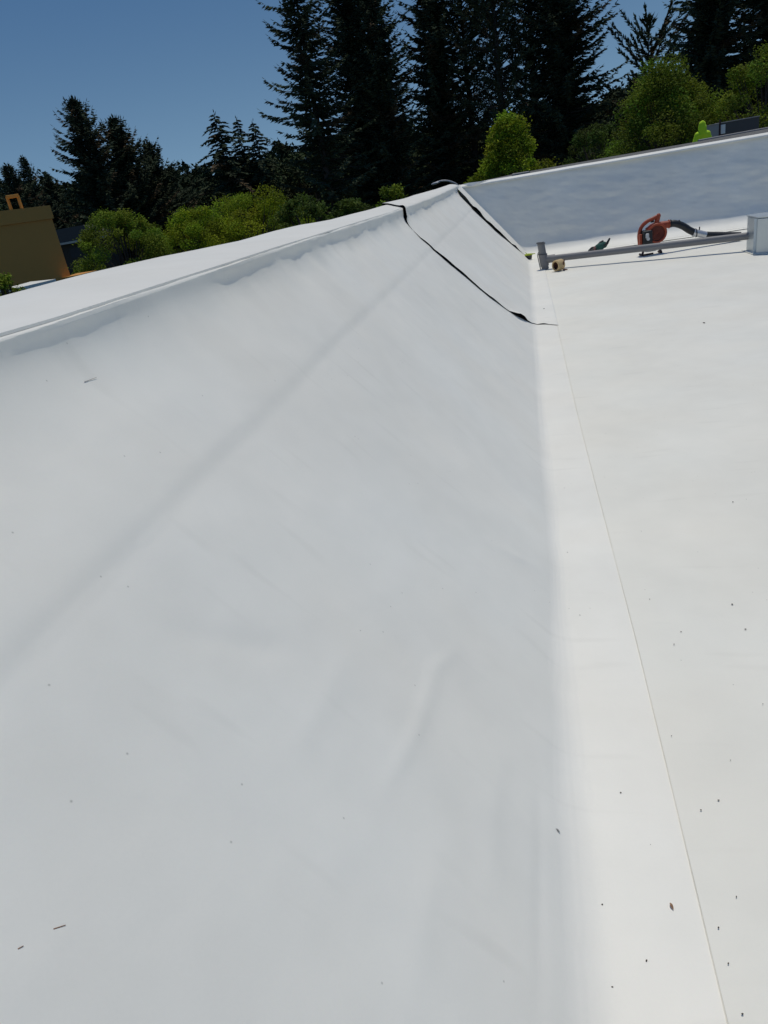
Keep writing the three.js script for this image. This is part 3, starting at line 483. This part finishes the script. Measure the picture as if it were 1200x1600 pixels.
  return { crown: f.geo(), trunk: mergeGeometries(wood.map(g => g.toNonIndexed())) };
}
function broadleaf(h, rx, ry, seed, o = {}) {                             // lumpy crown of leaf clumps on a forked trunk
  const r = mulberry(seed), f = new Foliage(), wood = [], cy = h - ry, clumps = [];
  const nC = o.clumps ?? 46;
  for (let k = 0; k < nC; k++) { const az = r() * 6.283, sy = -0.75 + 1.75 * r(), rr = Math.sqrt(Math.max(0.05, 1 - Math.min(1, sy * sy))) * (0.5 + 0.5 * Math.pow(r(), 0.35)) * (1 + 0.45 * N3(Math.cos(az) * 1.3 + seed, sy * 1.6, Math.sin(az) * 1.3)) * (o.taper ? 1 - o.taper * (sy + 0.4) : 1); clumps.push([Math.cos(az) * rx * rr * 0.86, cy + sy * ry * 0.88, Math.sin(az) * rx * rr * 0.86, (o.cr ?? 0.3) * rx * (0.6 + 0.7 * r())]); }
  clumps.push([0, cy + ry * 0.86, 0, (o.cr ?? 0.3) * rx * 0.8]);
  wood.push(limb([0, 0, 0], [0.05 * rx, cy - ry * 0.5, 0.03], 0.05 * h ** 0.7, 0.035 * h ** 0.7, 8));
  for (const [x, y, z] of clumps) { const m = [x * 0.3, lerp(cy - ry * 0.6, y, 0.45), z * 0.3]; wood.push(limb([0.05 * rx, cy - ry * 0.55, 0.03], m, 0.045, 0.03, 5), limb(m, [x, y, z], 0.028, 0.009, 4)); }
  const total = o.leaves ?? 9000, ls = o.ls ?? 0.1, vol = clumps.reduce((s, c) => s + c[3] ** 2, 0);
  for (const [x, y, z, cr] of clumps) {
    const sx = 0.75 + 0.5 * r(), sy2 = 0.6 + 0.45 * r(), sz = 0.75 + 0.5 * r(), m = Math.round(total * cr * cr / vol), tone = 0.6 + 0.75 * r(), warm = 0.8 + 0.4 * r();
    for (let k = 0; k < m; k++) {
      const d = dirOf(r() * 6.283, Math.asin(2 * r() - 1)), q = cr * Math.pow(r(), 0.22) * (r() > 0.75 ? 0.8 + 0.55 * r() : 0.8 + 0.3 * r());
      const ld = dirOf(r() * 6.283, (r() - 0.55) * 1.7), v = tone * (0.75 + 0.5 * r()), c = o.col ?? [0.10, 0.155, 0.02];
      const len = ls * (0.65 + 0.7 * r());
      f.leaf(x + d[0] * q * sx, y + d[1] * q * sy2, z + d[2] * q * sz, ld[0], ld[1], ld[2], len, len * 0.55, (r() - 0.5) * 2.4, [c[0] * v * warm, c[1] * v, c[2] * v]);
    }
  }
  return { crown: f.geo(), trunk: mergeGeometries(wood.map(g => g.toNonIndexed())) };
}
function plant(name, label, category, x, z, parts, mat, group, y = GY) {
  const t = thing(name, label, category, [x, y, z], 0, group);
  obj('trunk', parts.trunk, M.bark, t); obj('crown', parts.crown, mat, t); return t;
}
const CON = [
  ['redwood_tree', 'tall redwood with slender leaning trunk, left edge of the tall central group', 'redwood', -15.6, -65.3, 18.5, 4.4, 1, { n: 190, dens: 0.95 }],
  ['redwood_tree', 'dense redwood second from left in the tall central group', 'redwood', -13.2, -70.7, 20.3, 4.2, 2, { n: 360 }],
  ['spire_tree', 'narrow dark spire tree standing clear above the open seam', 'redwood', -10.7, -69.6, 16.2, 4.3, 3, { n: 340, k: 6.5 }],
  ['redwood_tree', 'dense dark redwood right of the narrow spire tree', 'redwood', -7.0, -73.3, 19.0, 4.0, 4, { n: 380 }],
  ['pine_tree', 'thin open pine between the dense redwoods and the tall pines', 'pine', -3.9, -75.1, 17.8, 3.6, 5, { n: 260, clear: 0.25 }],
  ['pine_tree', 'tall open pine rising behind the bright green maple', 'pine', -1.1, -70.4, 20.1, 3.8, 6, { n: 280, clear: 0.25 }],
  ['pine_tree', 'tallest open-limbed pine with sky showing through its limbs', 'pine', 1.2, -76.8, 21.5, 4.4, 7, { n: 280, clear: 0.25 }],
  ['redwood_tree', 'broad redwood with long right-hand branches, right end of the central group', 'redwood', 4.0, -71.9, 20.0, 5.2, 8, { n: 360 }],
  ['spiky_tree', 'spiky conifer with stiff outstretched branches left of the dark right mass', 'spiky', 10.3, -71.2, 9.8, 6.0, 9, { n: 66, k: 3, dens: 1.5, ls: 1.3 }],
  ['dark_conifer', 'massive dark conifer behind the green tree near the worker', 'redwood', 13.6, -62.7, 19.5, 4.3, 10, { n: 420, dens: 1.2 }],
  ['dark_conifer', 'massive dark conifer at the right picture edge', 'redwood', 17.6, -64.2, 19.4, 4.3, 11, { n: 420, dens: 1.2 }],
  ['fir_tree', 'dark fir with ragged pointed top, highest of the left group', 'redwood', -39.0, -69.9, 12.6, 4.6, 12, { n: 300, bend: 0.5, k: 4 }],
  ['fir_tree', 'dark fir leaning beside the highest fir of the left group', 'redwood', -37.6, -73.4, 11.0, 5.0, 13, { n: 320, k: 4.5 }],
  ['fir_tree', 'shorter dark fir at the right side of the left group', 'redwood', -37.4, -79.0, 9.0, 5.2, 14, { n: 280, k: 5 }],
  ['fir_tree', 'tiny far conifer tip between the left group and the cedar', 'redwood', -52.3, -116.8, 7.6, 3.0, 15, { n: 110 }],
  ['cedar_tree', 'cedar with drooping layered branches, highest of the three tops', 'cedar', -28.1, -74.9, 9.9, 4.2, 16, { n: 110, dens: 1.25 }],
  ['cedar_tree', 'cedar with drooping branches, middle one of the three tops', 'cedar', -26.6, -77.0, 9.3, 3.4, 17, { n: 90, dens: 1.25 }],
  ['cedar_tree', 'cedar with drooping branches, right-hand one of the three tops', 'cedar', -24.6, -75.9, 8.7, 3.4, 18, { n: 90, dens: 1.25 }],
  ['fir_tree', 'slim pointed conifer tip near the left picture edge', 'redwood', -65.9, -100.3, 12.3, 4.0, 19, { n: 180 }],
  ['fir_tree', 'dark conifer touching the left picture edge behind the ochre building', 'redwood', -54.3, -79.1, 9.6, 4.6, 20, { n: 220 }],
  ['fir_tree', 'low dark conifer between the left-edge tip and the left fir group', 'redwood', -59.0, -94.3, 8.9, 5.2, 21, { n: 220 }],
];
for (const [name, label, kind, x, z, top, R, seed, o] of CON) plant(name, label, 'tree', x, z, conifer(kind, top - GY, R, 100 + seed, o), M.needle, 'conifers behind the roof');
const dark = [0.058, 0.076, 0.034];
const UND = [
  ['dark bushy evergreen at the foot of the leftmost tall redwoods', -20.9, -80.5, 6.3, 4.6], ['dark bushy evergreen under the narrow spire tree', -14.6, -82.4, 5.4, 4.6], ['dark bushy evergreen left of the bright maple', -7.5, -82.3, 6.2, 4.6], ['dark bushy evergreen right of the bright maple', 1.4, -84.8, 6.6, 4.6],
  ['dark bushy evergreen between the cedars and the redwoods', -29.0, -90.9, 6.4, 5.0], ['dark bushy evergreen in the gap below the open sky at right', 10.0, -88.4, 6.1, 4.8], ['dark bushy evergreen beneath the spiky conifer', 16.5, -84.5, 6.6, 4.8], ['dark bushy evergreen above the ochre building roof', -54.6, -76.6, 5.2, 4.0],
  ['dark bushy evergreen behind the round green tree', -43.2, -84.3, 4.6, 4.8], ['dark bushy evergreen below the cedars', -34.3, -84.9, 4.6, 4.8], ['dark bushy evergreen behind the middle green crowns', -26.0, -78.0, 3.6, 3.8], ['dark bushy evergreen at the far right behind the grey housing', 22.0, -72.0, 6.0, 4.8],
];
for (const [i, [label, x, z, top, R]] of UND.entries()) plant('evergreen_tree', label, 'tree', x, z, broadleaf(top - GY, R, 5.6, 300 + i, { leaves: 6500, ls: 0.42, col: dark, clumps: 60, cr: 0.26 }), M.needle, 'dark evergreens behind the roof');
const lime = [0.26, 0.33, 0.016], mid = [0.16, 0.225, 0.018], deep = [0.085, 0.13, 0.02];
const BR = [
  ['green_tree', 'small leafy green tree top in the lower left corner of the trees', -7.95, -10.6, 1.16, 0.7, 1.3, { leaves: 9600, ls: 0.06, col: mid, clumps: 120, cr: 0.165 }],
  ['green_tree', 'rounded dense green tree right of the ochre building', -16.1, -29.4, 2.2, 2.2, 2.6, { leaves: 38400, ls: 0.085, col: mid, clumps: 120, cr: 0.165 }],
  ['green_tree', 'light green rounded crown right of the dense round tree', -14.3, -33.0, 1.85, 2.0, 2.4, { leaves: 27200, ls: 0.085, col: lime, clumps: 120, cr: 0.165 }],
  ['green_tree', 'widest light green crown behind the middle of the ridge', -12.2, -34.1, 2.1, 2.9, 2.6, { leaves: 41600, ls: 0.085, col: lime, clumps: 120, cr: 0.165 }],
  ['sparse_shrub', 'sparse green shrub behind the ridge under the tall redwoods', -7.6, -27.0, 1.55, 1.35, 1.7, { leaves: 6720, ls: 0.11, col: deep, clumps: 40, cr: 0.22 }],
  ['sparse_shrub', 'low sparse shrub between the two taller shrubs on the ridge', -6.4, -28.6, 1.12, 1.2, 1.5, { leaves: 5760, ls: 0.11, col: deep, clumps: 36, cr: 0.22 }],
  ['sparse_shrub', 'sparse shrub with two leafy tips above the open seam', -4.75, -27.6, 1.36, 0.95, 1.5, { leaves: 3680, ls: 0.11, col: mid, clumps: 26, cr: 0.26 }],
  ['maple_tree', 'bright green maple standing behind the roof corner', -0.45, -30.8, 3.2, 2.3, 2.8, { leaves: 32000, ls: 0.10, col: lime, clumps: 120, cr: 0.165, taper: 0.5 }],
  ['green_tree', 'smaller dark green tree between the maple and the big green tree', 3.8, -41.8, 2.6, 1.9, 2.6, { leaves: 17600, ls: 0.11, col: deep, clumps: 120, cr: 0.165 }],
  ['green_tree', 'big green tree left of the worker in the lime jacket', 6.2, -38.8, 4.4, 3.6, 4.0, { leaves: 48000, ls: 0.11, col: mid, clumps: 120, cr: 0.165, taper: 0.35 }],
  ['green_tree', 'green tree at the right picture edge above the gravel roof', 10.4, -38.1, 4.3, 2.5, 3.6, { leaves: 24000, ls: 0.11, col: mid, clumps: 120, cr: 0.165 }],
  ['green_tree', 'low green bush showing above the grey equipment housing', 8.6, -40.2, 2.25, 1.9, 2.0, { leaves: 14400, ls: 0.10, col: mid, clumps: 120, cr: 0.165 }],
];
for (const [i, [name, label, x, z, top, rx, ry, o]] of BR.entries()) plant(name, label, name === 'sparse_shrub' ? 'shrub' : 'tree', x, z, broadleaf(top - GY, rx, ry, 500 + i, o), M.leaf, 'green trees round the building');
{ // the wooded hill beyond: one mass of crowns
  const g = broadleaf(6, 3.2, 2.6, 900, { leaves: 420, ls: 0.95, col: [0.030, 0.044, 0.022], clumps: 16 }).crown, r = mulberry(41), n = 700;
  const im = new THREE.InstancedMesh(g, M.needle, n), m = new THREE.Matrix4(), q = new THREE.Quaternion();
  for (let k = 0; k < n; k++) { const x = -190 + 330 * r(), z = -112 - 85 * Math.sqrt(r()), s = 0.7 + 0.8 * r(); q.setFromAxisAngle(new THREE.Vector3(0, 1, 0), r() * 6.28); m.compose(new THREE.Vector3(x, hillY(x, z) - 2.2 * s, z), q, new THREE.Vector3(s, s * (0.85 + 0.5 * r()), s)); im.setMatrixAt(k, m); }
  im.name = 'far_woods'; shade(im); im.userData = { label: 'dark wooded hillside far behind the trees', category: 'woods', kind: 'stuff' }; scene.add(im);
}
renderer.render(scene, camera);
